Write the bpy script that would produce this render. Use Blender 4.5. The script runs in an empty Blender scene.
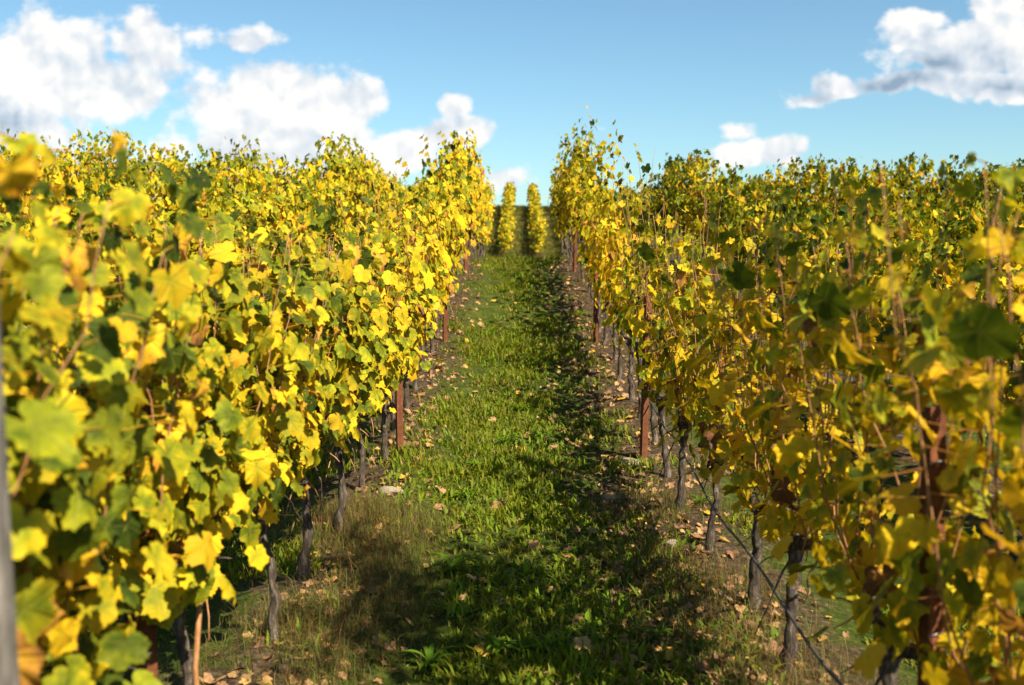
import bpy, math, random
import numpy as np
R = math.radians
rng = np.random.default_rng(7)
random.seed(7)
scene = bpy.context.scene
COL = scene.collection

# ------------------------------------------------------------------ camera, sky, sun, exposure
EYE = 1.75
cam_d = bpy.data.cameras.new('camera'); cam = bpy.data.objects.new('camera', cam_d); COL.objects.link(cam)
cam.location = (0, 0, EYE); cam.rotation_euler = (R(90 - 5.14), 0, R(0.46))
cam_d.sensor_width = 36; cam_d.lens = 35.2; cam_d.clip_start = 0.05; cam_d.clip_end = 9000
cam_d.dof.use_dof = True; cam_d.dof.focus_distance = 6.6; cam_d.dof.aperture_fstop = 2.5
scene.camera = cam

SUN_EL, SUN_PHI = 47.0, 39.0           # height of the sun; degrees right of straight behind the camera
world = bpy.data.worlds.new('World'); scene.world = world; world.use_nodes = True
SKY_STRENGTH = 0.05
sun_d = bpy.data.lights.new('sun', 'SUN'); sun = bpy.data.objects.new('sun', sun_d); COL.objects.link(sun)
sun_d.energy = 5.0; sun_d.angle = R(0.5); sun_d.color = (1.0, 0.88, 0.67)
sun.location = (20, -40, 30)
sun.rotation_euler = (R(90 - SUN_EL), 0, R(SUN_PHI))
scene.view_settings.view_transform = 'Standard'; scene.view_settings.look = 'None'
scene.view_settings.gamma = 1; scene.view_settings.use_curve_mapping = False
scene.view_settings.exposure = 1.38

class NT:
    """a small helper for writing node trees"""
    def __init__(s, tree): s.t = tree; s.n = tree.nodes; s.l = tree.links
    def new(s, typ, **kw):
        n = s.n.new(typ)
        for k, v in kw.items(): setattr(n, k, v)
        return n
    def put(s, sock, v):
        if isinstance(v, bpy.types.NodeSocket): s.l.new(v, sock)
        elif v is not None: sock.default_value = v
    def m(s, op, a, b=None, c=None, clamp=False):
        n = s.new('ShaderNodeMath', operation=op, use_clamp=clamp)
        for i, v in enumerate((a, b, c)): s.put(n.inputs[i], v)
        return n.outputs[0]
    def v(s, op, a, b=None, out=0):
        n = s.new('ShaderNodeVectorMath', operation=op); s.put(n.inputs[0], a)
        if b is not None: s.put(n.inputs[3 if op == 'SCALE' else 1], b)
        return n.outputs['Value'] if op in ('LENGTH', 'DOT_PRODUCT') else n.outputs[0]
    def noise(s, vec, scale, detail=4, rough=.55, dim='3D', out=0):
        n = s.new('ShaderNodeTexNoise', noise_dimensions=dim)
        s.put(n.inputs['Vector'], vec); n.inputs['Scale'].default_value = scale
        n.inputs['Detail'].default_value = detail; n.inputs['Roughness'].default_value = rough
        return n.outputs[out]
    def step(s, x, a, b, lo=0., hi=1.):
        n = s.new('ShaderNodeMapRange', interpolation_type='SMOOTHSTEP')
        for i, v in enumerate((x, a, b, lo, hi)): s.put(n.inputs[i], v)
        return n.outputs[0]
    def mix(s, f, a, b, typ='MIX'):
        n = s.new('ShaderNodeMix', data_type='RGBA', blend_type=typ)
        s.put(n.inputs[0], f); s.put(n.inputs[6], a); s.put(n.inputs[7], b)
        return n.outputs[2]
    def ramp(s, f, stops):
        n = s.new('ShaderNodeValToRGB'); e = n.color_ramp.elements
        while len(e) < len(stops): e.new(.5)
        for i, (p, c) in enumerate(stops): e[i].position = p; e[i].color = (*c, 1)
        s.put(n.inputs[0], f); return n.outputs[0]

def build_sky():
    w = NT(world.node_tree); w.n.clear()
    out = w.new('ShaderNodeOutputWorld'); bg = w.new('ShaderNodeBackground'); bg.inputs[1].default_value = SKY_STRENGTH
    w.l.new(bg.outputs[0], out.inputs[0])
    sky = w.new('ShaderNodeTexSky', sky_type='NISHITA'); sky.sun_disc = False
    sky.sun_elevation = R(SUN_EL); sky.sun_rotation = R(180 - SUN_PHI)
    sky.altitude = 100; sky.air_density = 1.0; sky.dust_density = 0.7; sky.ozone_density = 1.6
    skyc = w.mix(1., sky.outputs[0], (.90, 1.15, 1.16, 1), 'MULTIPLY')
    tc = w.new('ShaderNodeTexCoord').outputs['Generated']
    sep = w.new('ShaderNodeSeparateXYZ'); w.l.new(tc, sep.inputs[0])
    yy = w.m('MAXIMUM', sep.outputs[1], 0.02)
    cb = w.new('ShaderNodeCombineXYZ'); w.l.new(w.m('DIVIDE', sep.outputs[0], yy), cb.inputs[0]); w.l.new(w.m('DIVIDE', sep.outputs[2], yy), cb.inputs[1])
    uv = cb.outputs[0]
    # slope of the direction east and up, in thousandths, of each cloud lobe: x, y, half width, half height, edge, shade
    L = [(-470, 177, 75, 62, 1, .0), (-370, 205, 36, 34, 1, .0), (-405, 165, 80, 36, .9, .25), (-500, 125, 75, 40, .8, .35),
         (-222, 152, 78, 34, 1, .0), (-300, 138, 58, 34, .9, .05), (-172, 142, 48, 26, 1, .05), (-250, 105, 125, 38, 1, .25),
         (-66, 112, 50, 20, 1, .0), (-112, 100, 42, 22, .9, .15), (-25, 74, 34, 14, .6, .2), (-64, 142, 16, 12, .55, .1),
         (-252, 208, 34, 10, .34, .1), (-314, 214, 18, 12, .28, .1), (-420, 85, 40, 22, .55, .3),
         (232, 98, 48, 18, 1, .0), (212, 122, 24, 12, .5, .15),
         (306, 158, 24, 15, .95, .05), (284, 146, 26, 10, .5, .4),
         (455, 200, 110, 30, 1, .42), (490, 236, 70, 30, 1, .12), (385, 218, 36, 18, .9, .1), (372, 162, 62, 15, .9, 1.0), (405, 182, 50, 16, .8, .75),
         (470, 160, 80, 16, .85, .75), (500, 172, 60, 14, .9, .1), (545, 205, 60, 40, .9, .35), (560, 150, 60, 10, .6, .7), (82, 118, 22, 12, .3, .1)]
    off = w.v('SCALE', w.v('SUBTRACT', w.noise(uv, 9, 3, .6, out=1), (.5, .5, .5)), .05)
    uvw = w.v('ADD', uv, off)
    dens = shade = None
    for (x, y, a, b, k, sh) in L:
        d = w.v('LENGTH', w.v('MULTIPLY', w.v('SUBTRACT', uvw, (x / 1000, y / 1000, 0)), (1000 / a, 1000 / b, 0)))
        f = w.m('MULTIPLY', w.m('SUBTRACT', 1.12, d), k)
        fs = w.m('MULTIPLY', w.m('MAXIMUM', w.m('SUBTRACT', 1.12, d), 0), sh)
        dens = f if dens is None else w.m('SMOOTH_MAX', dens, f, .18)
        shade = fs if shade is None else w.m('SMOOTH_MAX', shade, fs, .12)
    warp = w.v('ADD', uv, w.v('SCALE', w.v('SUBTRACT', w.noise(uv, 30, 4, .6, out=1), (.5, .5, .5)), .022))
    def billow(vec):
        t = None
        for sc, k in ((13, .60), (33, .30), (85, .14)):
            n = w.new('ShaderNodeTexVoronoi', feature='SMOOTH_F1', voronoi_dimensions='2D'); w.put(n.inputs['Vector'], vec); n.inputs['Scale'].default_value = sc; n.inputs['Smoothness'].default_value = .35
            f = w.m('MULTIPLY', w.m('SUBTRACT', .55, n.outputs['Distance']), k); t = f if t is None else w.m('ADD', t, f)
        return t
    b1 = billow(warp); b2 = billow(w.v('ADD', warp, (.006, .012, 0))); soft = w.noise(uv, 8, 5, .6); wisp = w.noise(w.v('MULTIPLY', uv, (1., 1.8, 1.)), 24, 7, .65)
    den = w.m('ADD', w.m('ADD', dens, w.m('MULTIPLY', b1, 1.0)), w.m('ADD', w.m('MULTIPLY', w.m('SUBTRACT', soft, .5), .9), w.m('MULTIPLY', w.m('SUBTRACT', wisp, .5), .7)))
    al = w.step(den, .20, .54)
    relief = w.m('ADD', w.m('MULTIPLY', w.m('SUBTRACT', b1, b2), 1.0), w.m('MULTIPLY', w.m('SUBTRACT', soft, .5), -.5))
    br = w.m('ADD', w.m('SUBTRACT', .90, w.m('MULTIPLY', shade, .75)), relief)
    ccol = w.ramp(br, [(.25, (.30, .41, .54)), (.58, (.66, .74, .83)), (.86, (1, .99, .97))])
    ccol = w.mix(1.0, ccol, (7.9, 7.9, 7.9, 1), 'MULTIPLY')
    thin = w.m('MULTIPLY', al, .97)
    w.l.new(w.mix(thin, skyc, ccol), bg.inputs[0])
build_sky()

# ------------------------------------------------------------------ helpers
def lattice(seed):
    t = np.random.default_rng(seed).random((256, 256))
    def f(x, y):
        xi = np.floor(x).astype(int); yi = np.floor(y).astype(int); fx = x - xi; fy = y - yi
        fx = fx * fx * (3 - 2 * fx); fy = fy * fy * (3 - 2 * fy)
        g = lambda a, b: t[a & 255, b & 255]
        return (g(xi, yi) * (1 - fx) + g(xi + 1, yi) * fx) * (1 - fy) + (g(xi, yi + 1) * (1 - fx) + g(xi + 1, yi + 1) * fx) * fy
    return f
N1, N2, N3 = lattice(1), lattice(2), lattice(3)
def fbm(f, x, y, o=4):
    s = 0; a = .5
    for i in range(o): s = s + a * f(x * 2 ** i + 17 * i, y * 2 ** i + 5 * i); a *= .5
    return s

ZS = np.array([-900, -60, 0, 6.5, 10, 13.5, 16, 18, 19.6, 21, 24, 27, 33, 45, 57, 65, 80, 88, 105, 160, 400, 9000.])
HS = np.array([-20, -1.5, 0, 0.0, .2, .6, 1.0, 1.36, 1.58, 1.62, 1.52, 1.42, 1.36, 1.25, 1.35, 2.2, 5.0, 5.75, 5.2, 0, -12, -25.])
_fine = np.linspace(-100, 200, 3001); _h = np.interp(_fine, ZS, HS)
_k = np.hanning(21); _k /= _k.sum(); _hs = np.convolve(np.pad(_h, 10, 'edge'), _k, 'valid')
def height(x, y, micro=True):
    x = np.asarray(x, float); y = np.asarray(y, float)
    h = np.where((y > -99) & (y < 199), np.interp(y, _fine, _hs), np.interp(y, ZS, HS))
    t = np.clip((y - 8) / 12, 0, 1); t = t * t * (3 - 2 * t)
    h = h - .017 * np.clip(x, -25, 25) * t
    if micro:
        near = np.clip((60 - y) / 40, 0, 1) * np.clip((25 - abs(x)) / 10, 0, 1)
        h = h + near * ((fbm(N1, x * 1.3, y * 1.3) - .47) * .10 + (fbm(N2, x * 7, y * 7, 3) - .44) * .045)
        xm = (x + 1.1) % 2.2 - 1.1                                      # low ridge of earth along each row, wheel tracks either side of the middle
        h = h + near * (.05 * np.exp(-((abs(xm) - 1.1) / .30) ** 2) - .035 * np.exp(-((abs(xm) - .52) / .16) ** 2))
    return h

def make_mesh(name, verts, faces, mat=None, attrs=None, smooth=True):
    """faces: an (n,3) or (n,4) int array, or a list of such arrays"""
    me = bpy.data.meshes.new(name)
    fs = faces if isinstance(faces, list) else [faces]
    verts = np.asarray(verts, np.float32); nl = sum(f.size for f in fs); nf = sum(len(f) for f in fs)
    me.vertices.add(len(verts)); me.vertices.foreach_set('co', verts.ravel())
    me.loops.add(nl); me.loops.foreach_set('vertex_index', np.concatenate([f.ravel() for f in fs]).astype(np.int32))
    me.polygons.add(nf)
    tot = np.concatenate([np.full(len(f), f.shape[1]) for f in fs]).astype(np.int32)
    st = np.concatenate([[0], np.cumsum(tot)[:-1]]).astype(np.int32)
    me.polygons.foreach_set('loop_start', st); me.polygons.foreach_set('loop_total', tot)
    me.polygons.foreach_set('use_smooth', np.full(nf, smooth))
    for k, a in (attrs or {}).items():
        at = me.attributes.new(k, 'FLOAT_VECTOR', 'POINT'); at.data.foreach_set('vector', np.asarray(a, np.float32).ravel())
    me.update(calc_edges=True); me.validate()
    if mat: me.materials.append(mat)
    return me

def link(name, mesh, parent=None, loc=None):
    o = bpy.data.objects.new(name, mesh); COL.objects.link(o)
    if parent: o.parent = parent
    if loc is not None: o.location = loc
    return o
def tag(o, label=None, cat=None, group=None, kind=None):
    for k, v in (('label', label), ('category', cat), ('group', group), ('kind', kind)):
        if v: o[k] = v
    return o

def tube(pts, rad, sides=7, jit=0., seed=0):
    """verts, quads of a tapered tube through pts"""
    pts = np.asarray(pts, float); n = len(pts); rad = np.broadcast_to(rad, n)
    r = np.random.default_rng(seed)
    tan = np.gradient(pts, axis=0); tan /= np.linalg.norm(tan, axis=1)[:, None] + 1e-9
    ref = np.where(abs(tan[:, 2:3]) > .9, np.array([[1., 0, 0]]), np.array([[0, 0, 1.]]))
    a = np.cross(tan, ref); a /= np.linalg.norm(a, axis=1)[:, None]; b = np.cross(tan, a)
    th = np.linspace(0, 2 * np.pi, sides, endpoint=False)
    rr = rad[:, None] * (1 + jit * (r.random((n, sides)) - .5) * 2)
    V = pts[:, None] + rr[..., None] * (np.cos(th)[None, :, None] * a[:, None] + np.sin(th)[None, :, None] * b[:, None])
    i = np.arange(n - 1)[:, None] * sides; j = np.arange(sides)[None]; j2 = (j + 1) % sides
    F = np.stack([i + j, i + j2, i + sides + j2, i + sides + j], -1).reshape(-1, 4)
    V = np.concatenate([V.reshape(-1, 3), pts[:1], pts[-1:]]); c0, c1 = len(V) - 2, len(V) - 1
    jj = np.arange(sides); T = np.concatenate([np.stack([np.full(sides, c0), (jj + 1) % sides, jj], -1),
                                               np.stack([np.full(sides, c1), (n - 1) * sides + jj, (n - 1) * sides + (jj + 1) % sides], -1)])
    return V, F, T
def tube_mesh(name, pts, rad, mat, sides=7, jit=0., seed=0):
    V, F, T = tube(pts, rad, sides, jit, seed); return make_mesh(name, V, [F, T], mat)

# ------------------------------------------------------------------ materials
def mat(name):
    m = bpy.data.materials.new(name); m.use_nodes = True; m.node_tree.nodes.clear()
    t = NT(m.node_tree); o = t.new('ShaderNodeOutputMaterial'); return m, t, o
def attr(t, name, what='Vector'):
    return t.new('ShaderNodeAttribute', attribute_name=name).outputs[what]
def principled(t, col, rough=.6, spec=.3, normal=None):
    b = t.new('ShaderNodeBsdfPrincipled'); t.put(b.inputs['Base Color'], col); t.put(b.inputs['Roughness'], rough); t.put(b.inputs['Specular IOR Level'], spec)
    if normal: t.put(b.inputs['Normal'], normal)
    return b.outputs[0]
def bump(t, h, strength=.4, dist=.01):
    b = t.new('ShaderNodeBump'); b.inputs['Strength'].default_value = strength; b.inputs['Distance'].default_value = dist; t.put(b.inputs['Height'], h); return b.outputs[0]

def leaf_material(name, fine, translucency=.34):
    m, t, o = mat(name)
    lv = t.new('ShaderNodeSeparateXYZ'); t.l.new(attr(t, 'lv'), lv.inputs[0]); sel, bri, sd = lv.outputs
    luv = attr(t, 'luv')
    oc = t.new('ShaderNodeSeparateColor'); t.l.new(t.new('ShaderNodeObjectInfo').outputs['Color'], oc.inputs[0])
    sh = t.m('MULTIPLY', t.m('SUBTRACT', oc.outputs[0], .5), 1.0)
    off = t.new('ShaderNodeCombineXYZ'); t.put(off.inputs[0], t.m('MULTIPLY', sd, 31.)); t.put(off.inputs[1], t.m('MULTIPLY', sd, 57.))
    n = t.noise(t.v('ADD', luv, off.outputs[0]), 1.6, 3 if fine else 1, .6)
    r = t.v('LENGTH', luv)
    s = t.m('ADD', t.m('ADD', sel, sh), t.m('MULTIPLY', t.m('SUBTRACT', n, .5), .55))
    s = t.m('ADD', s, t.m('MULTIPLY', t.m('SUBTRACT', r, .55), .16))
    height_in = None
    if fine:
        ps = t.new('ShaderNodeSeparateXYZ'); t.l.new(luv, ps.inputs[0])
        th = t.m('ARCTAN2', t.m('ABSOLUTE', ps.outputs[0]), ps.outputs[1])
        vein = None
        for a0 in (0., .88, 1.95):                                        # midrib and the two side veins of each half
            d = t.m('MULTIPLY', t.m('ABSOLUTE', t.m('SUBTRACT', th, a0)), r)
            q = t.step(d, .012, .05, 1., 0.)
            vein = q if vein is None else t.m('MAXIMUM', vein, q)
        side = t.m('SINE', t.m('MULTIPLY', t.m('ADD', r, t.m('MULTIPLY', t.m('ABSOLUTE', t.m('SINE', t.m('MULTIPLY', th, 3.5))), -.25)), 42.))
        net = t.m('MULTIPLY', t.step(side, .75, 1.), .35)
        vein = t.m('MAXIMUM', vein, net)
        s = t.m('SUBTRACT', s, t.m('MULTIPLY', t.step(n, .42, .62), t.m('MULTIPLY', vein, .07)))
        height_in = t.m('ADD', t.m('MULTIPLY', vein, -1.), t.m('MULTIPLY', n, .8))
    col = t.ramp(s, [(.0, (.020, .045, .006)), (.20, (.070, .105, .007)), (.36, (.23, .25, .010)), (.47, (.44, .36, .011)), (.58, (.66, .44, .012)), (.76, (.70, .40, .016)), (.90, (.45, .21, .04)), (1., (.19, .085, .035))])
    if fine:
        sp = t.noise(t.v('ADD', luv, off.outputs[0]), 7., 2, .5)
        col = t.mix(t.m('MULTIPLY', t.step(sp, .66, .72), .65), col, (.16, .07, .02, 1))
        col = t.mix(t.m('MULTIPLY', vein, .10), col, (.62, .50, .10, 1))
    col = t.mix(1., col, t.mix(bri, (.68, .68, .68, 1), (1.12, 1.12, 1.12, 1)), 'MULTIPLY')
    nrm = bump(t, height_in, .5, .006) if fine else None
    p = principled(t, col, .58, .13, nrm)
    tr = t.new('ShaderNodeBsdfTranslucent'); t.put(tr.inputs[0], t.mix(1., col, (1.12, 1.05, .55, 1), 'MULTIPLY'))
    mx = t.new('ShaderNodeMixShader'); mx.inputs[0].default_value = translucency
    t.l.new(p, mx.inputs[1]); t.l.new(tr.outputs[0], mx.inputs[2]); t.l.new(mx.outputs[0], o.inputs[0])
    return m
M_LEAF = leaf_material('vine_leaf', True)
M_LEAF_FAR = leaf_material('vine_leaf_plain', False)

def dead_leaf_material():
    m, t, o = mat('dead_leaf')
    lv = t.new('ShaderNodeSeparateXYZ'); t.l.new(attr(t, 'lv'), lv.inputs[0])
    n = t.noise(t.v('ADD', attr(t, 'luv'), lv.outputs[2]), 3., 4, .6)
    s = t.m('ADD', lv.outputs[0], t.m('MULTIPLY', t.m('SUBTRACT', n, .5), .22))
    col = t.ramp(s, [(.66, (.52, .33, .02)), (.78, (.46, .26, .05)), (.88, (.36, .22, .10)), (.95, (.25, .13, .06)), (1., (.16, .085, .045))])
    p = principled(t, col, .6, .3, bump(t, n, .5, .008)); tr = t.new('ShaderNodeBsdfTranslucent'); t.put(tr.inputs[0], col)
    mx = t.new('ShaderNodeMixShader'); mx.inputs[0].default_value = .2
    t.l.new(p, mx.inputs[1]); t.l.new(tr.outputs[0], mx.inputs[2]); t.l.new(mx.outputs[0], o.inputs[0]); return m
M_DEAD = dead_leaf_material()

def blade_material():
    m, t, o = mat('grass_blade')
    c = attr(t, 'lv')
    p = principled(t, c, .6, .08); tr = t.new('ShaderNodeBsdfTranslucent'); t.put(tr.inputs[0], t.mix(1., c, (1.2, 1.15, .5, 1), 'MULTIPLY'))
    mx = t.new('ShaderNodeMixShader'); mx.inputs[0].default_value = .38
    t.l.new(p, mx.inputs[1]); t.l.new(tr.outputs[0], mx.inputs[2]); t.l.new(mx.outputs[0], o.inputs[0]); return m
M_BLADE = blade_material()

def wood_material(name, c0, c1, c2, stretch=9., scale=14., rough=.85, dist=.012, strength=.8):
    m, t, o = mat(name)
    co = t.new('ShaderNodeTexCoord').outputs['Object']
    v = t.v('MULTIPLY', co, (stretch, stretch, 1.)); n = t.noise(v, scale, 6, .65); n2 = t.noise(co, 8., 4)
    col = t.ramp(t.m('ADD', t.m('MULTIPLY', n, .75), t.m('MULTIPLY', n2, .25)), [(.32, c0), (.5, c1), (.68, c2)])
    t.l.new(principled(t, col, rough, .2, bump(t, n, strength, dist)), o.inputs[0]); return m
M_BARK = wood_material('vine_bark', (.014, .010, .008), (.075, .056, .043), (.26, .22, .18), 5., 9., .9, .03, 1.)
M_CANE = wood_material('vine_cane', (.16, .065, .025), (.30, .145, .06), (.42, .24, .11), 3., 30., .6, .003, .4)
M_GREYWOOD = wood_material('weathered_wood', (.035, .030, .027), (.13, .117, .105), (.27, .25, .23), 5., 9., .9, .008, .7)
def rust_material():
    m, t, o = mat('rusty_steel')
    co = t.new('ShaderNodeTexCoord').outputs['Object']; n = t.noise(co, 22., 6, .65); n2 = t.noise(t.v('MULTIPLY', co, (4, 4, 1)), 5., 4)
    col = t.ramp(t.m('ADD', t.m('MULTIPLY', n, .6), t.m('MULTIPLY', n2, .4)), [(.3, (.04, .014, .009)), (.5, (.11, .036, .015)), (.68, (.22, .08, .028))])
    t.l.new(principled(t, col, .8, .25, bump(t, n, .5, .004)), o.inputs[0]); return m
M_RUST = rust_material()
def plain_material(name, c, rough, metal=0., nscale=40.):
    m, t, o = mat(name)
    co = t.new('ShaderNodeTexCoord').outputs['Object']; n = t.noise(co, nscale, 4)
    col = t.mix(n, tuple(x * .6 for x in c) + (1,), tuple(min(1, x * 1.4) for x in c) + (1,))
    b = t.new('ShaderNodeBsdfPrincipled'); t.put(b.inputs['Base Color'], col); b.inputs['Roughness'].default_value = rough; b.inputs['Metallic'].default_value = metal
    t.l.new(b.outputs[0], o.inputs[0]); return m
M_WIRE = plain_material('galvanised_wire', (.28, .28, .29), .45, .9)
M_HOSE = plain_material('drip_hose', (.045, .043, .042), .55)
M_STONE = plain_material('field_stone', (.21, .17, .125), .9, 0, 18.)

def ground_material():
    m, t, o = mat('ground')
    g = t.new('ShaderNodeNewGeometry').outputs['Position']
    sp = t.new('ShaderNodeSeparateXYZ'); t.l.new(g, sp.inputs[0]); X, Y, Z = sp.outputs
    xm = t.m('ABSOLUTE', t.m('SUBTRACT', t.m('FLOORED_MODULO', t.m('ADD', X, 1.1), 2.2), 1.1))     # 0 mid aisle, 1.1 under the vines
    big = t.noise(g, 1.1, 5, .6); fin = t.noise(g, 26., 6, .7); mid = t.noise(g, 5., 5, .6)
    soil = t.ramp(fin, [(.30, (.012, .008, .005)), (.5, (.042, .028, .017)), (.68, (.13, .092, .057))])
    green = t.ramp(t.m('ADD', t.m('MULTIPLY', fin, .6), t.m('MULTIPLY', mid, .4)), [(.32, (.008, .016, .003)), (.5, (.035, .050, .006)), (.66, (.10, .115, .014))])
    f = t.step(t.m('ADD', t.m('ADD', xm, t.m('MULTIPLY', t.m('SUBTRACT', big, .5), 1.1)), t.m('MULTIPLY', t.m('SUBTRACT', mid, .5), 1.3)), t.step(X, -.1, .7, .66, .50), t.step(X, -.1, .7, 1.02, .90), 1., 0.)
    near = t.mix(f, soil, green)
    # the far slope: dry and green grass, vine row shadows painted across it as bands
    wv = t.m('SINE', t.m('ADD', t.m('MULTIPLY', Z, 12.5), t.m('MULTIPLY', t.noise(g, .8, 5), 6.)))
    far = t.mix(t.step(wv, -.5, .7), (.050, .050, .010, 1), (.13, .105, .025, 1))
    far = t.mix(t.step(t.noise(g, .9, 4), .45, .65), far, (.055, .062, .010, 1))
    col = t.mix(t.m('MULTIPLY', t.step(Y, 24., 30.), t.step(Z, 1.5, 2.1)), near, far)
    h = t.m('ADD', t.m('MULTIPLY', fin, .6), t.m('MULTIPLY', mid, 1.))
    t.l.new(principled(t, col, .95, .1, bump(t, h, .9, .03)), o.inputs[0]); return m
M_GROUND = ground_material()

# ------------------------------------------------------------------ the ground: one sheet to the horizon
def axis(parts):
    a = np.concatenate([np.arange(lo, hi, st) for lo, hi, st in parts]); return np.unique(np.round(a, 4))
gx = axis([(-8000, -1000, 1000), (-1000, -100, 100), (-100, -20, 5), (-20, -4, .5), (-4, 4, .08), (4, 20, .5), (20, 100, 5), (100, 1000, 100), (1000, 8001, 1000)])
gy = axis([(-800, -60, 60), (-60, -6, 3), (-6, 1.5, .4), (1.5, 24, .08), (24, 60, .5), (60, 120, 1.5), (120, 400, 20), (400, 8001, 400)])
X, Y = np.meshgrid(gx, gy); Zg = height(X, Y)
nx = len(gx); ny = len(gy); i = (np.arange(ny - 1)[:, None] * nx + np.arange(nx - 1)[None]).ravel()
ground = link('ground', make_mesh('ground', np.stack([X, Y, Zg], -1).reshape(-1, 3), np.stack([i, i + 1, i + nx + 1, i + nx], -1), M_GROUND))
tag(ground, kind='structure')

# ------------------------------------------------------------------ vine leaves
_half = [(0, 1.0), (6, .92), (12, .90), (18, .82), (24, .80), (31, .73), (37, .80), (43, .82), (48, .90), (53, .94), (59, .86), (66, .84), (73, .74), (81, .68), (89, .74), (96, .75), (103, .81),
         (111, .77), (120, .76), (130, .68), (140, .64), (152, .55), (164, .42), (174, .16)]
_half_low = [(0, 1.0), (28, .74), (52, .94), (82, .68), (108, .80), (143, .63), (172, .16)]
def leaf_template(low, seed, curl, fold, wave):
    r = np.random.default_rng(seed); H = _half_low if low else _half
    pts = []
    for sgn, hs in ((1, H), (-1, H[:0:-1])):
        for (a, q) in hs:
            q = q * (1 + (r.random() - .5) * .16); a = a + (r.random() - .5) * 5
            pts.append((sgn * math.sin(R(a)) * q, math.cos(R(a)) * q))
    P = np.array(pts); n = len(P)
    if low: V = np.concatenate([[[0, .0]], P]); F = np.array([[0, 1 + k, 1 + (k + 1) % n] for k in range(n)])
    else:
        V = np.concatenate([[[0, .0]], P * .5, P]); F = []
        for k in range(n):
            k2 = (k + 1) % n; F += [[0, 1 + k, 1 + k2], [1 + k, 1 + n + k, 1 + n + k2], [1 + k, 1 + n + k2, 1 + k2]]
        F = np.array(F)
    F = F[:, ::-1]
    x, y = V[:, 0], V[:, 1]; rr = x * x + y * y; th = np.arctan2(x, y)
    z = -curl * (.5 * x * x + .8 * np.clip(y, 0, 9) ** 2) + fold * abs(x) + wave * np.sin(th * 5 + seed) * rr + wave * .6 * np.sin(th * 11 + seed * 2) * rr * rr
    return np.stack([x * (1 - .25 * abs(fold)), y, z], -1), np.stack([x, y, 0 * x], -1), F
SHAPES = {low: [leaf_template(low, s, c, f, w) for s, c, f, w in ((1, .25, .10, .07), (2, .45, .28, .10), (3, .12, -.18, .10), (4, .7, .45, .12), (5, .35, -.30, .14), (6, .2, .18, .05))] for low in (False, True)}
CRUMPLED = {low: leaf_template(low, 9, 1.3, .85, .25) for low in (False, True)}

def norm(a): return a / (np.linalg.norm(a, axis=-1, keepdims=True) + 1e-9)
class Leaves:
    """gathers leaf blades into one mesh"""
    def __init__(s): s.V, s.F, s.lv, s.luv, s.n = [], [], [], [], 0
    def add(s, pos, nrm, tip, size, lv, low, r, crumpled=None):
        n = len(pos)
        if n == 0: return
        z = norm(nrm); y = norm(tip - z * (tip * z).sum(-1, keepdims=True)); x = np.cross(y, z)
        kind = r.integers(0, 6, n)
        if crumpled is not None: kind = np.where(crumpled, 6, kind)
        for k in range(7):
            ii = np.where(kind == k)[0]
            if not len(ii): continue
            T, uv, F = (SHAPES[low] + [CRUMPLED[low]])[k]; m = len(T)
            P = pos[ii, None] + size[ii, None, None] * (T[None, :, 0:1] * x[ii, None] + T[None, :, 1:2] * y[ii, None] + T[None, :, 2:3] * z[ii, None])
            s.V.append(P.reshape(-1, 3)); s.F.append((F[None] + (s.n + np.arange(len(ii)) * m)[:, None, None]).reshape(-1, 3))
            s.lv.append(np.repeat(lv[ii], m, 0)); s.luv.append(np.tile(uv, (len(ii), 1))); s.n += len(ii) * m
    def stalks(s, a, b, w=.0016):
        n = len(a); d = norm(b - a); p = norm(np.cross(d, np.array([[.3, .2, .9]]))) * w; q = np.cross(d, p)
        for off in (p, q):
            V = np.stack([a - off, a + off, b + off * .8, b - off * .8], 1).reshape(-1, 3); k = s.n + np.arange(n)[:, None] * 4
            s.V.append(V); s.F += [np.concatenate([k, k + 1, k + 2], 1), np.concatenate([k, k + 2, k + 3], 1)]
            s.lv.append(np.tile([[.93, .6, .5]], (n * 4, 1))); s.luv.append(np.tile([[0, .5, 0]], (n * 4, 1))); s.n += n * 4
    def mesh(s, name, m):
        return make_mesh(name, np.concatenate(s.V), np.concatenate(s.F), m, {'lv': np.concatenate(s.lv), 'luv': np.concatenate(s.luv)})

def leaf_colours(n, r, hgt):
    sel = np.clip(r.normal(.485, .125, n), .08, .9)
    g = r.random(n) < .12; sel[g] = r.uniform(.20, .40, g.sum())            # still green
    b = r.random(n) < .05; sel[b] = r.uniform(.84, .97, b.sum())          # gone brown
    sel = sel - .10 * np.clip((hgt - 1.5) / .5, 0, 1) + .06 * np.clip((1.0 - hgt) / .5, 0, 1)
    return np.stack([sel, r.random(n), r.random(n)], -1), b

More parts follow.
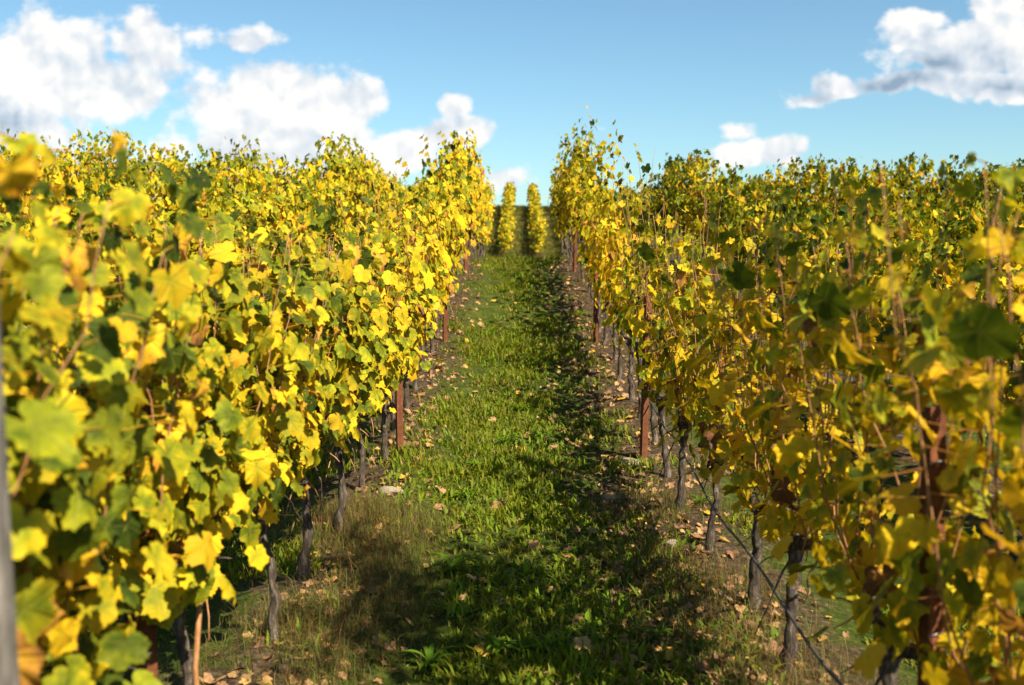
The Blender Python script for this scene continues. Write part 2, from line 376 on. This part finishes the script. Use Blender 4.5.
class Vine:
    """the meshes of one grapevine: row direction is local y"""
    def __init__(s, seed, low, shoots=13, extra=150, canes=True, spread=.17, dens=1., ragged=.12, top=None, face=0., low_hang=None, bare=0., leaf=1.):
        r = np.random.default_rng(seed); lean = r.normal(0, .04, 2); s.canes = []; s.parts = []
        head = .60 + r.normal(0, .04)
        # trunk
        zz = np.linspace(-.08, head, 18); wob = np.cumsum(r.normal(0, .007, (18, 2)), 0)
        tp = np.stack([lean[0] * zz + wob[:, 0], lean[1] * zz + wob[:, 1], zz], -1)
        rad = np.interp(zz, [-.08, .05, .3, head - .08, head], [.05, .036, .028, .034, .045]) * r.uniform(.62, .9)
        s.trunk = tube_mesh('trunk', tp, rad * (1 + .12 * np.sin(zz * 31 + seed)), M_BARK, 11, .24, seed)
        s.cordons = []
        for sg in (-1, 1):
            q = np.linspace(0, 1, 7); cp = np.stack([tp[-1, 0] + r.normal(0, .012, 7), tp[-1, 1] + sg * q * .44, tp[-1, 2] - .015 + .10 * q ** .6 + r.normal(0, .012, 7)], -1)
            s.cordons.append(tube_mesh('cordon', cp, np.linspace(.030, .013, 7), M_BARK, 7, .25, seed + sg))
        base = norm(np.zeros((1, 3)) + [0, 0, 1])[0]
        L = Leaves(); top = top or r.uniform(1.75, 2.0)
        toward_sun = face * np.array([[math.sin(R(SUN_PHI)), -math.cos(R(SUN_PHI)), .6]])
        pos, nr, tip, hg, src = [], [], [], [], []
        for k in range(shoots):
            y0 = -.5 + (k + r.random()) / shoots; x0 = r.normal(0, .03); ztop = top + r.normal(0, ragged); flop = r.random() < .14
            q = np.linspace(0, 1, 12)
            side = r.normal(0, spread); sy = r.normal(0, .14)
            sx = x0 + side * q ** .8 + np.cumsum(r.normal(0, .012, 12)); yy = y0 + sy * q + np.cumsum(r.normal(0, .012, 12)); z = head + .08 + (ztop - head - .08) * q
            if flop: sx += np.sign(side) * 0.17 * np.clip(q - .55, 0, 1) ** 1.3 * 2; z -= .55 * np.clip(q - .6, 0, 1) ** 1.4 * 2
            P = np.stack([sx, yy, z], -1)
            if canes: s.canes.append(tube_mesh('cane', P[:11] if ragged < .08 else P, np.linspace(.0040, .0013, 11 if ragged < .08 else 12), M_CANE, 5, .1, seed * 50 + k))
            m = 23; tq = np.linspace(.02, 1, m) + r.normal(0, .015, m); tq = np.clip(tq, 0, 1)
            sp = np.stack([np.interp(tq, q, P[:, c]) for c in range(3)], -1)
            az = r.uniform(0, 2 * np.pi, m); out = np.stack([np.cos(az) * 1.25, np.sin(az) * .8, r.uniform(-.25, .45, m)], -1)
            pet = norm(out) * r.uniform(.05, .15, (m, 1)) * (1 - .6 * np.clip(tq[:, None] * 3 - 2, 0, 1)); lp = sp + pet
            src.append(sp); pos.append(lp); hg.append(lp[:, 2])
            d = np.sign(lp[:, 0] + r.normal(0, .10, m))[:, None] * np.array([[1., 0, 0]])
            nr.append(d * .75 + np.array([[0, 0, .38]]) + r.normal(0, .48, (m, 3)))
            tip.append(np.array([[0, 0, -1.]]) + d * .35 + r.normal(0, .40, (m, 3)))
        if not low:                                                       # old spurs and dead twigs about the head of the vine
            for k in range(7):
                q = np.linspace(0, 1, 6); a = r.uniform(0, 6.28); ln = r.uniform(.12, .34); y0 = r.uniform(-.35, .35)
                P = np.stack([math.cos(a) * ln * .6 * q, y0 + math.sin(a) * ln * q, head + .03 + (r.uniform(-.9, .7) * q - .4 * q * q) * ln], -1) + np.cumsum(r.normal(0, .008, (6, 3)), 0)
                s.canes.append(tube_mesh('cane', P, np.linspace(.0065, .0022, 6), M_BARK if k % 2 else M_CANE, 5, .15, seed * 70 + k))
        e = extra; lp = np.stack([r.normal(0, spread * 1.15, e), r.uniform(-.52, .52, e), r.triangular(low_hang or (.46 if low else .54), 1.0, top - .05, e)], -1)
        lp[:, 0] *= np.interp(lp[:, 2], [.5, 1.0], [.5, 1.])
        d = np.sign(lp[:, 0])[:, None] * np.array([[1., 0, 0]])
        pos.append(lp); hg.append(lp[:, 2]); src.append(lp * np.array([[.5, .95, 1]]) + np.array([[0, 0, .06]]))
        nr.append(d * .9 + np.array([[0, 0, .3]]) + r.normal(0, .42, (e, 3))); tip.append(np.array([[0, 0, -1.]]) + r.normal(0, .35, (e, 3)))
        pos, nr, tip, hg, src = map(np.concatenate, (pos, nr, tip, hg, src))
        nr = nr + toward_sun; n = len(pos); size = leaf * np.clip(r.normal(.064, .016, n), .030, .098) * np.where(hg > 1.75, .75, 1)
        keep = r.random(n) < dens * np.clip(1.15 - 1.6 * fbm(N3, pos[:, 1] * 3 + seed * 9, pos[:, 2] * 3, 2) + .35, .25, 1)
        keep &= abs(pos[:, 0]) < np.where(pos[:, 2] < 1.2, .33, .42)
        if not canes or ragged < .08: keep &= pos[:, 2] < top + .04
        keep &= (pos[:, 2] > bare) | (r.random(n) < .3)
        lv, br = leaf_colours(n, r, hg)
        L.add(pos[keep], nr[keep], tip[keep], size[keep], lv[keep], low, r, br[keep])
        if not low: ks = keep & (np.arange(n) < n - extra); L.stalks(src[ks], pos[ks])
        s.foliage = L.mesh('foliage', M_LEAF_FAR if low else M_LEAF)

NEAR = {-1: [Vine(11 + k, False, 17, 280, leaf=.90, ragged=.04, top=1.86 + .02 * k, low_hang=.60, bare=.76, dens=(1., .85, 1., .9, 1.)[k], face=.42) for k in range(5)], 1: [Vine(21 + k, False, spread=.14, ragged=.09, low_hang=.40, leaf=.92, bare=.56, dens=(.9, .5, .9, .6, .75)[k], top=(2.0, 1.75, 2.0, 1.85, 1.9)[k]) for k in range(5)]}
MID = {-1: [Vine(41 + k, True, 14, 220, dens=1.05, face=.42) for k in range(6)], 1: [Vine(51 + k, True, spread=.14, ragged=.2, dens=(.72, .28, .55, .36, .66, .3)[k], top=(2.1, 1.6, 2.0, 1.75, 2.15, 1.7)[k]) for k in range(6)]}
FIRST = Vine(19, False, 18, 380, leaf=.86, top=1.93, ragged=.05, bare=.80, dens=1.1, face=.4)
FAR = {-1: [Vine(71 + k, True, 12, 130, False, ragged=.07, face=.42) for k in range(5)], 1: [Vine(81 + k, True, 12, 130, False, dens=1.05, ragged=.025, top=1.88) for k in range(5)]}

NUM = ['first', 'second', 'third', 'fourth', 'fifth', 'sixth', 'seventh', 'eighth']
POST_Y = {-1: [2.72, 8.05, 13.0, 18.0], 1: [2.47, 7.86, 13.0, 18.1]}
counts = {}
def vine_label(side, row, y):
    """the label and group of a vine, told from the posts of its row and the crest of the slope"""
    sd = 'left' if side < 0 else 'right'
    if row == 1:
        P = POST_Y[side]; k = sum(y > p for p in P)
        if y > 19.4: return f'yellow vine in the {sd} row of the grass path, past its crest', f'vines of the {sd} path row past the crest'
        c = counts[(side, k)] = counts.get((side, k), 0) + 1
        if y < .2: return f'leafy vine behind the viewer in the {sd} row of the grass path', f'vines of the {sd} path row behind the viewer'
        if k == 0: return f'{NUM[c - 1]} big blurred vine of the {sd} path row, before its nearest rusty stake', f'vines of the {sd} path row'
        tone = 'bright yellow' if side < 0 else 'gold and green'
        return f'{tone} vine, {NUM[c - 1]} past the {NUM[k - 1]} rusty stake of the {sd} path row', f'vines of the {sd} path row'
    w = NUM[row - 1]
    if y > 22: return f'yellow vine past the crest in the {w} row {sd} of the grass path', f'{w} row {sd} past the crest'
    return f'leafy yellow vine before the crest in the {w} row {sd} of the grass path', f'{w} row {sd} of the path'

def place_vine(side, row, y):
    x = side * (1.1 + 2.2 * (row - 1)); d = math.hypot(x, y)
    r = random.random
    V = random.choice((NEAR if (row == 1 and -1 < y < 7.2) else MID if y < 20 and row == 1 else FAR)[side])
    if side < 0 and row == 1 and y < 2: V = FIRST
    e = bpy.data.objects.new('grapevine', None); COL.objects.link(e); e.empty_display_size = .2
    yy = y + (r() - .5) * .12; xx = x + (r() - .5) * .06
    e.location = (xx, yy, float(height(xx, yy)) - .01)
    e.rotation_euler = (0, 0, (r() - .5) * .3)
    grow = 1.0 + .14 * min(max((y - 7) / 9, 0), 1) if y < 24 else 1.08
    grow *= 1 + (r() - .5) * .10
    if row == 1 and 15 < y < 21: grow *= 1.06
    if side > 0 and row == 1: grow *= 1 + (r() - .6) * .22
    if side > 0 and row > 1: grow *= .96
    if y < 4.5: grow = (.975 if side < 0 else .92) + r() * .04
    e.scale = (1.0 if row == 1 else 1.05, 1.02, grow)
    lab, grp = vine_label(side, row, y); tag(e, lab, 'grapevine', grp)
    f = link('foliage', V.foliage, e)
    tone = .5 + (fbm(N2, np.array([x * .7 + 3.]), np.array([y * .45]), 3)[0] - .45) * .5
    if side < 0 and row == 1: tone += .05 - .14 * max(0, 1 - y / 3.2)
    if side > 0 and row == 1: tone -= .08 * max(0, 1 - y / 4.5) - .03
    if row > 1: tone += .01 if side < 0 else -.05
    if y > 12 and side > 0 and row > 1: tone -= .03
    f.color = (tone, .5, .5, 1)
    link('trunk', V.trunk, e)
    if y < 20 and row <= 2:
        for c in V.cordons: link('cordon', c, e)
    if y < 11 and row == 1:
        for c in V.canes: link('cane', c, e)
    return e

for side in (-1, 1):
    y = 1.50 if side < 0 else -4.3
    while y < (32 if side < 0 else 26): place_vine(side, 1, y); y += .90
    for row, lo, hi in ((2, 5.0, 42), (3, 9.0, 29), (4, 13, 27), (5, 16.5, 26), (6, 20, 26)):
        y = lo + random.random() * .5
        while y < hi: place_vine(side, row, y); y += .93

# the far slope's rows: hundreds of vines that run together into rows
def far_rows():
    r = np.random.default_rng(5); L = Leaves(); TV, TF = [], []; nv = 0
    for k in range(-5, 7):
        x = (k - .5) * 1.95 + .12; dense = 150 if k in (0, 1) else 75
        lo, hi = 57.5, 90; n = int((hi - lo) * dense)
        y = r.uniform(lo, hi, n); px = x + r.normal(0, .17, n); top = 2.0 + (fbm(N1, np.full(n, x), y * .8, 3) - .45) * .9
        z = height(px, y, False) + r.triangular(.25, 1.3, 2.1, n) * top / 2
        d = np.sign(px - x)[:, None] * np.array([[1., 0, 0]])
        lv, br = leaf_colours(n, r, np.full(n, 1.2)); lv[:, 0] -= .03
        L.add(np.stack([px, y, z], -1), d * .6 + np.array([[0, -.4, .4]]) + r.normal(0, .5, (n, 3)), np.array([[0, 0, -1.]]) + r.normal(0, .4, (n, 3)), r.uniform(.09, .14, n), lv, True, r)
    me = L.mesh('far_vine_rows', M_LEAF_FAR); o = link('far_vine_rows', me); o.color = (.5, .5, .5, 1)
    tag(o, 'rows of yellow vines climbing the far slope beyond the crest', 'vineyard rows', kind='stuff')
far_rows()

# ------------------------------------------------------------------ posts, wires, hose
def angle_iron(h):
    """a rolled steel vineyard stake: a folded channel with hooked notches along its lips"""
    prof = [(-.026, -.020), (-.026, .016), (-.019, .016), (-.019, -.013), (.019, -.013), (.019, .016), (.026, .016), (.026, -.020)]
    zs = np.concatenate([np.linspace(-.3, h, 30)]); V = []; n = len(prof)
    for k, z in enumerate(zs):
        for j, (a, b) in enumerate(prof):
            nick = .005 if (k % 4 == 2 and j in (1, 2, 5, 6)) else 0
            V.append((a, b - nick, z))
    V = np.array(V); i = np.arange(len(zs) - 1)[:, None] * n; j = np.arange(n)[None]; j2 = (j + 1) % n
    F = np.stack([i + j, i + j2, i + n + j2, i + n + j], -1).reshape(-1, 4); b = (len(zs) - 1) * n
    C = np.array([[0, 1, 2, 3], [0, 3, 4, 7], [4, 5, 6, 7]]); return make_mesh('rusty_stake', V, [F[:, ::-1], C + b], M_RUST, smooth=False)
ST = angle_iron(1.32)
CLIP = tube_mesh('wire_clip', [(-.032, -.024, 0), (0, -.026, .004), (.032, -.024, 0), (.034, 0, -.004), (.03, .02, 0)], .0025, M_WIRE, 5)
dist = ['nearest', 'second nearest', 'third', 'fourth']
for side in (-1, 1):
    for k, y in enumerate(POST_Y[side]):
        x = side * (1.06 if k == 0 else .98); sd = 'left' if side < 0 else 'right'
        o = bpy.data.objects.new('rusty_stake', None); COL.objects.link(o); o.location = (x, y, float(height(x, y))); o.rotation_euler = (R(random.uniform(-2, 2)), R(random.uniform(-2, 2)), R(random.uniform(18, 38)))
        tag(o, f'{dist[k]} rust red steel stake among the vines {sd} of the grass path', 'vine stake', 'rusty stakes along the path rows')
        link('stake_bar', ST, o)
        for z in (.74, 1.18): link('wire_clip', CLIP, o, (0, 0, z))
# the weathered wooden post at the left edge of the view
def wood_post():
    x, y, h = -.754, 1.35, 1.73
    zz = np.array([-.3, 0, .3, .6, .9, 1.2, 1.45, h - .02, h - .004, h]); p = np.stack([.012 * np.sin(zz * 2.), .008 * np.cos(zz * 3.), zz], -1)
    o = bpy.data.objects.new('wooden_post', None); COL.objects.link(o); o.location = (x, y, float(height(x, y)))
    tag(o, 'grey weathered wooden post at the near end of the left vine row', 'post')
    link('post_shaft', tube_mesh('post_shaft', p, np.array([.056, .055, .054, .054, .053, .053, .053, .053, .048, .02]) * .82, M_GREYWOOD, 14, .05, 3), o)
    for z in (.62, 1.12):
        a = np.linspace(0, 2 * np.pi, 25); link('wire_loop', tube_mesh('wire_loop', np.stack([np.cos(a) * .058, np.sin(a) * .058, z + .006 * np.sin(a * 2)], -1), .0022, M_WIRE, 5), o)
wood_post()

for side in (-1, 1):
    sd = 'left' if side < 0 else 'right'
    for nm, z in (('lowest', .74), ('middle', 1.18), ('highest', 1.58)):
        yy = np.arange(-4 if side > 0 else 1, 22, .5); x = side * 1.10 + (.03 if side < 0 else -.02)
        P = np.stack([np.full(len(yy), x), yy, height(np.full(len(yy), x), yy, False) + z + .012 * np.sin(yy * 1.19)], -1)
        tag(link('trellis_wire', tube_mesh('trellis_wire', P, .0015, M_WIRE, 5)), f'{nm} steel trellis wire strung along the vine row {sd} of the path', 'wire', 'trellis wires')
    if side < 0: continue
    yy = np.arange(-4, 20, .25); xs = side * (1.02 + .02 * np.sin(yy * .9))
    P = np.stack([xs, yy, height(xs, yy, False) + .44 + .05 * np.sin(yy * 1.19 + .6) + .025 * np.sin(yy * 3.4) + (.05 * (yy > 6) * (side > 0))], -1)
    tag(link('drip_hose', tube_mesh('drip_hose', P, 0.0062, M_HOSE, 7)), f'black drip hose hanging low along the vine row {sd} of the path', 'hose', 'drip hoses')

# tan training canes pushed into the ground among the nearest left vines
for k, (x, y, h) in enumerate(((-1.00, 2.02, .80), (-.955, 2.06, .92), (-1.03, 2.12, .66), (-.99, 2.95, .7))):
    p = np.array([(0, 0, -.1), (.006, .004, h * .3), (-.004, .008, h * .6), (.01 * (k - 1), .02, h)])
    o = link('training_cane', tube_mesh('training_cane', p, [.0095, .0092, .0088, .008], M_CANE, 8, .06, k), None, (x, y, float(height(x, y))))
    tag(o, ['thick tan cane upright by the wooden post, left of its pair', 'tallest tan cane of the pair by the wooden post', 'short tan cane right beside the wooden post', 'tan cane beside the nearest rusty stake, left row'][k], 'cane', 'tan training canes at the near left')

# a small open tree, added out of view to shade the path's near end
def shade_tree():
    r = np.random.default_rng(8); x, y = 2.15, 1.75
    e = bpy.data.objects.new('unseen_shade_tree', None); COL.objects.link(e); e.location = (x, y, float(height(x, y)))
    tag(e, 'yellow leaved tree added unseen right of the viewer to shade the near path', 'tree')
    zz = np.linspace(-.1, 5.2, 14); tp = np.stack([.08 * np.sin(zz), .06 * np.cos(zz * 1.3), zz], -1)
    link('trunk', tube_mesh('trunk', tp, np.linspace(.07, .012, 14), M_BARK, 10, .15, 4), e)
    L = Leaves(); ends = []
    for k in range(26):
        h = r.uniform(3.3, 4.8); az = r.uniform(0, 6.28); ln = r.uniform(.45, .95) * 1.15 * (1 - .3 * abs(h - 4)); q = np.linspace(0, 1, 7)
        b = np.stack([.08 * math.sin(h) + math.cos(az) * ln * q, .06 * math.cos(h * 1.3) + math.sin(az) * ln * q, h + .35 * ln * q ** 1.3 + r.normal(0, .015, 7)], -1)
        link('limb', tube_mesh('limb', b, np.linspace(.02, .004, 7), M_BARK, 6, .1, k), e)
        t = np.clip(r.uniform(.2, 1.05, 46), 0, 1); c = np.stack([np.interp(t, q, b[:, i]) for i in range(3)], -1) + r.normal(0, .13, (46, 3)); ends.append(c)
    P = np.concatenate(ends); n = len(P); lv, br = leaf_colours(n, r, np.full(n, 1.2))
    L.add(P, r.normal(0, .5, (n, 3)) + np.array([[0, 0, .5]]), np.array([[0, 0, -.6]]) + r.normal(0, .6, (n, 3)), r.uniform(.04, .065, n), lv, True, r)
    f = link('crown', L.mesh('crown', M_LEAF_FAR), e); f.color = (.5, .5, .5, 1)
shade_tree()

# ------------------------------------------------------------------ grass, dry grass, weeds, fallen leaves, stones
def blades(name, cx, cy, per, length, spread, width, colour, r, droop=.5, mode=None):
    """tufts at (cx, cy): 'per' arching blades each, gathered in one mesh"""
    n = len(cx); N = n * per
    bx = np.repeat(cx, per) + r.normal(0, .02, N) * spread * 2; by = np.repeat(cy, per) + r.normal(0, .02, N) * spread * 2
    L = np.repeat(length, per) * r.uniform(.45, 1.15, N); az = r.uniform(0, 2 * np.pi, N); tilt = abs(r.normal(0, .5, N)) * spread
    bz = height(bx, by) - .008
    d = np.stack([np.cos(az), np.sin(az), 0 * az], -1); s = np.stack([-np.sin(az), np.cos(az), 0 * az], -1) * (width * r.uniform(.6, 1.3, N))[:, None]
    b = np.stack([bx, by, bz], -1); up = np.array([[0, 0, 1.]])
    p1 = b + (d * np.sin(tilt)[:, None] + up * np.cos(tilt)[:, None]) * (L * .55)[:, None]
    t2 = tilt + droop * r.uniform(.4, 1.6, N); p2 = p1 + (d * np.sin(t2)[:, None] + up * np.cos(t2)[:, None]) * (L * .45)[:, None]
    V = np.stack([b - s * .6, b + s * .6, p1 + s, p1 - s, p2], 1).reshape(-1, 3); k = np.arange(N)[:, None] * 5
    c = np.repeat(np.repeat(colour, per, 0) * r.uniform(.75, 1.25, (N, 1)), 5, 0)
    return make_mesh(name, V, [np.concatenate([k, k + 1, k + 2, k + 3], 1), np.concatenate([k + 3, k + 2, k + 4], 1)], M_BLADE, {'lv': c})

def scatter(n, x0, x1, y0, y1, r, power=1.):
    """points thinning with distance"""
    u = r.random(n); y = (y0 ** (1 - power) + u * (y1 ** (1 - power) - y0 ** (1 - power))) ** (1 / (1 - power)) if power != 1 else y0 * (y1 / y0) ** u
    return r.uniform(x0, x1, n), y
def grass():
    r = np.random.default_rng(21)
    x, y = scatter(52000, -3.4, 3.4, 2.2, 24, r, 1.25)
    mid = (abs(x) < 1.1); keep = mid | (r.random(len(x)) < .55); x, y = x[keep], y[keep]
    xm = abs((x + 1.1) % 2.2 - 1.1); d = fbm(N2, x * 1.6, y * 1.3) + .45 * (fbm(N1, x * 5, y * 5, 3) - .44)
    keep = d > .365 - .02 * np.clip((y - 8) / 6, 0, 1) + .10 * np.clip((x - .05) * 2, 0, 1) + .28 * np.clip((xm - .48) / .5, 0, 1.2) + .13 * np.exp(-((xm - .55) / .14) ** 2); x, y, d = x[keep], y[keep], d[keep]
    n = len(x); L = (.032 + .060 * np.clip((d - .35) * 3, 0, 1)) * r.uniform(.6, 1.4, n) * (1 + y * .012)
    c = np.stack([0.105 + .07 * r.random(n), .135 + .07 * r.random(n), .008 + .008 * r.random(n)], -1)
    dry = r.random(n) < .06; c[dry] = [.24, .20, .08]
    tag(link('grass', blades('grass', x, y, 9, L, 1.5, .0040 * (1 + y[:, None].repeat(9, 1).ravel() * .05), c, r)), 'green grass growing along the path between the vine rows', 'grass', kind='stuff')
    # taller rough grass on the far slope
    x, y = r.uniform(-4, 4, 5200), r.uniform(52, 89, 5200); n = len(x); c = np.stack([.07 + .07 * r.random(n), .075 + .05 * r.random(n), .012 + .01 * r.random(n)], -1)
    tag(link('slope_grass', blades('slope_grass', x, y, 6, r.uniform(.12, .34, n), 2.2, .012, c, r)), 'rough olive grass on the far slope beyond the crest', 'grass', kind='stuff')
    # dry thin grass at the foot of the vines
    xs, ys = [], []
    for sg, n, lo, hi, wid in ((-1, 4200, 3.0, 6.6, .20), (-1, 500, 7, 19, .22), (1, 2600, 3.0, 7, .24), (1, 500, 7, 19, .26)):
        xs.append(sg * (.92 + r.normal(0, wid, n))); ys.append(r.uniform(lo, hi, n))
    x, y = np.concatenate(xs), np.concatenate(ys); keep = fbm(N3, x * 1.8, y * 1.8, 3) > .36; x, y = x[keep], y[keep]; n = len(x)
    c = np.stack([.09 + .11 * r.random(n), .065 + .08 * r.random(n), .025 + .025 * r.random(n)], -1); gr = r.random(n) < .25; c[gr] = [.13, .15, .03]
    tag(link('dry_grass', blades('dry_grass', x, y, 8, r.uniform(.08, .24, n), 2.4, .0011, c, r, .9)), 'thin tan dry grass at the foot of the vines', 'dry grass', kind='stuff')
    # broad low leaves of the ground cover
    x, y = scatter(3200, -1.0, 1.0, 2.3, 15, r, 1.2); d = fbm(N3, x * 1.5 + 9, y * 1.5, 3); keep = d > .43; x, y = x[keep], y[keep]; n = len(x)
    c = np.stack([.105 + .06 * r.random(n), .150 + .06 * r.random(n), .010 + .01 * r.random(n)], -1)
    tag(link('ground_cover', blades('ground_cover', x, y, 8, r.uniform(.05, .12, n), 2.0, .0085, c, r, .6)), 'broad leaved green ground cover between the grass of the path', 'ground cover', kind='stuff')
grass()

def weed_mesh(seed):
    r = np.random.default_rng(seed); V, F, C = [], [], []; nb = r.integers(8, 13); n = 0
    for k in range(nb):
        az = k / nb * 2 * np.pi + r.normal(0, .25); ln = r.uniform(.10, .19); el = r.uniform(.9, 1.45); w = r.uniform(.009, .016); q = np.linspace(0, 1, 8)
        rad = ln * q * np.cos(el * (1 - .55 * q)); z = ln * q * np.sin(el * (1 - .55 * q)) - .03 * q ** 3; ww = w * np.sin(np.pi * np.clip(q * .93 + .07, 0, 1)) ** .7
        c, s = math.cos(az), math.sin(az); cen = np.stack([rad * c, rad * s, z], -1); sd = np.array([-s, c, 0]) * ww[:, None]
        V.append(np.stack([cen - sd + [0, 0, .006], cen, cen + sd + [0, 0, .006]], 1).reshape(-1, 3))
        for a in range(7):
            for b in (0, 1): F.append([n + a * 3 + b, n + a * 3 + b + 1, n + a * 3 + b + 4, n + a * 3 + b + 3])
        n += 24; C.append(np.tile(np.array([.075, .145, .010]) * r.uniform(.8, 1.3), (24, 1)))
    return make_mesh('weed', np.concatenate(V), np.array(F), M_BLADE, {'lv': np.concatenate(C)})
WEEDS = [weed_mesh(s) for s in range(5)]
def at(px, py):
    """where the line of sight through a pixel of the photograph meets the ground"""
    a = R(5.14); u = (px - 520) / 1000; v = (342.5 - py) / 1000
    dy = math.cos(a) + v * math.sin(a); dz = v * math.cos(a) - math.sin(a); t = 1.5
    while t < 60 and EYE + dz * t > float(height(u * t, dy * t)): t += .02
    return u * t, dy * t
for px, py, sc, lab in ((452, 572, 1.0, 'upright pale green weed alone beside the dry grass, left of the path'), (505, 445, 1.0, 'broad leafy weed in the middle of the path, largest of its clump'),
                        (540, 440, .9, 'leafy weed just right of the middle of the path clump'), (478, 470, .9, 'arching weed at the left side of the path clump'),
                        (520, 412, .9, 'leafy weed at the far end of the path clump'), (590, 425, .8, 'long leaved weed near the right vine row, by fallen leaves'),
                        (500, 655, .9, 'sunlit weed at the very front of the path'), (430, 668, .9, 'sunlit weed at the front left of the path, beside dry grass'),
                        (655, 640, .8, 'small bright weed among dead leaves, right front of the path'), (545, 655, .8, 'low weed at the front, right of the path middle'),
                        (462, 500, .8, 'leafy weed on the left wheel track, in half shade'), (700, 505, .8, 'green weed at the foot of the right vine row')):
    x, y = at(px, py); o = link('weed', random.choice(WEEDS), None, (x, y, float(height(x, y)) - .005)); o.scale = (sc,) * 3; o.rotation_euler = (0, 0, random.random() * 6.28)
    tag(o, lab, 'weed', 'leafy weeds on the path')

def fallen_leaves():
    r = np.random.default_rng(33); protos = []
    for k in range(12):
        L = Leaves(); sel = [.74, .86, .92, .97, .9, .70, .98, .95, .84, .93, .99, .9][k]
        L.add(np.zeros((1, 3)), np.array([[0, 0, 1.]]), np.array([[0, 1., 0]]), np.ones(1) * .052, np.array([[sel, r.random(), r.random()]]), False, r, np.array([k % 2 == 0]))
        protos.append((L.mesh('fallen_leaf', M_DEAD), 'yellow' if sel < .8 else 'tan'))
    n = 290; i = 0
    while i < n:
        u = r.random(); y = 3.0 * (19.5 / 3.0) ** r.random()
        z = r.random()
        if z < .27: x = -.92 + r.normal(0, .16); zone = 'under the vine row left of the path'
        elif z < .70: x = .80 + r.normal(0, .22); zone = 'on bare earth along the right vine row'
        else: x = r.normal(0, .45); zone = 'on the grass of the path'
        if abs(x) > 1.25 or (x < -.4 and y < 6 and r.random() < .75): continue
        near = 'near ' if y < 6 else 'far ' if y > 12 else ''
        me, tone = protos[r.integers(0, 12)]
        o = link('fallen_leaf', me, None, (x, y, float(height(x, y)) + .022)); o.rotation_euler = (r.normal(0, .3), r.normal(0, .3), r.random() * 6.28); o.scale = (r.uniform(.7, 1.3),) * 3
        o.color = (.5, .5, .5, 1)
        tag(o, f'{tone} dry vine leaf lying {near}{zone}', 'fallen leaf', f'{tone} fallen leaves {near}{zone}'); i += 1
    # the smaller dead leaves that lie too thick to count
    L = Leaves(); n = 3200; y = 2.6 * (20 / 2.6) ** r.random(n); sd = r.random(n) < .35; x = np.where(sd, -.92 + r.normal(0, .18, n), .80 + r.normal(0, .30, n)); x = np.clip(x, -1.3, 1.5)
    lv = np.stack([r.uniform(.80, 1.02, n), r.random(n), r.random(n)], -1)
    L.add(np.stack([x, y, height(x, y) + .01], -1), np.array([[0, 0, 1.]]) + r.normal(0, .35, (n, 3)), r.normal(0, 1, (n, 3)), r.uniform(.018, .046, n), lv, True, r, r.random(n) < .6)
    o = link('leaf_litter', L.mesh('leaf_litter', M_DEAD)); o.color = (.5, .5, .5, 1)
    tag(o, 'small brown leaf litter scattered under the vines', 'leaf litter', kind='stuff')
fallen_leaves()

def stone(seed):
    r = np.random.default_rng(seed); import bmesh
    bm = bmesh.new(); bmesh.ops.create_icosphere(bm, subdivisions=3, radius=1); ph = r.random(9) * 6
    for v in bm.verts:
        c = v.co; k = 1 + .16 * math.sin(c.x * 2.3 + ph[0]) + .13 * math.sin(c.y * 3.1 + ph[1]) + .10 * math.sin(c.z * 4 + ph[2]) + .05 * math.sin(c.x * 7 + c.y * 6 + ph[3]); v.co = c * k
    me = bpy.data.meshes.new('stone'); bm.to_mesh(me); bm.free(); me.materials.append(M_STONE); return me
for k, (px, py, a, b, c, lab) in enumerate(((392, 494, .07, .055, .05, 'pale grey stone at the foot of a rusty stake, left row'), (632, 462, .12, .08, .035, 'flat tan stone near the right row, beside a rusty stake'),
                                            (612, 500, .08, .05, .025, 'small flat brown stone among dead leaves, right of the path'), (672, 545, .05, .04, .03, 'small pale stone on bare earth by the right vines'))):
    x, y = at(px, py); o = link('stone', stone(k), None, (x, y, float(height(x, y)) + c * .05)); o.scale = (a, b, c); o.rotation_euler = (0, 0, k * 1.3); tag(o, lab, 'stone', 'stones beside the path')
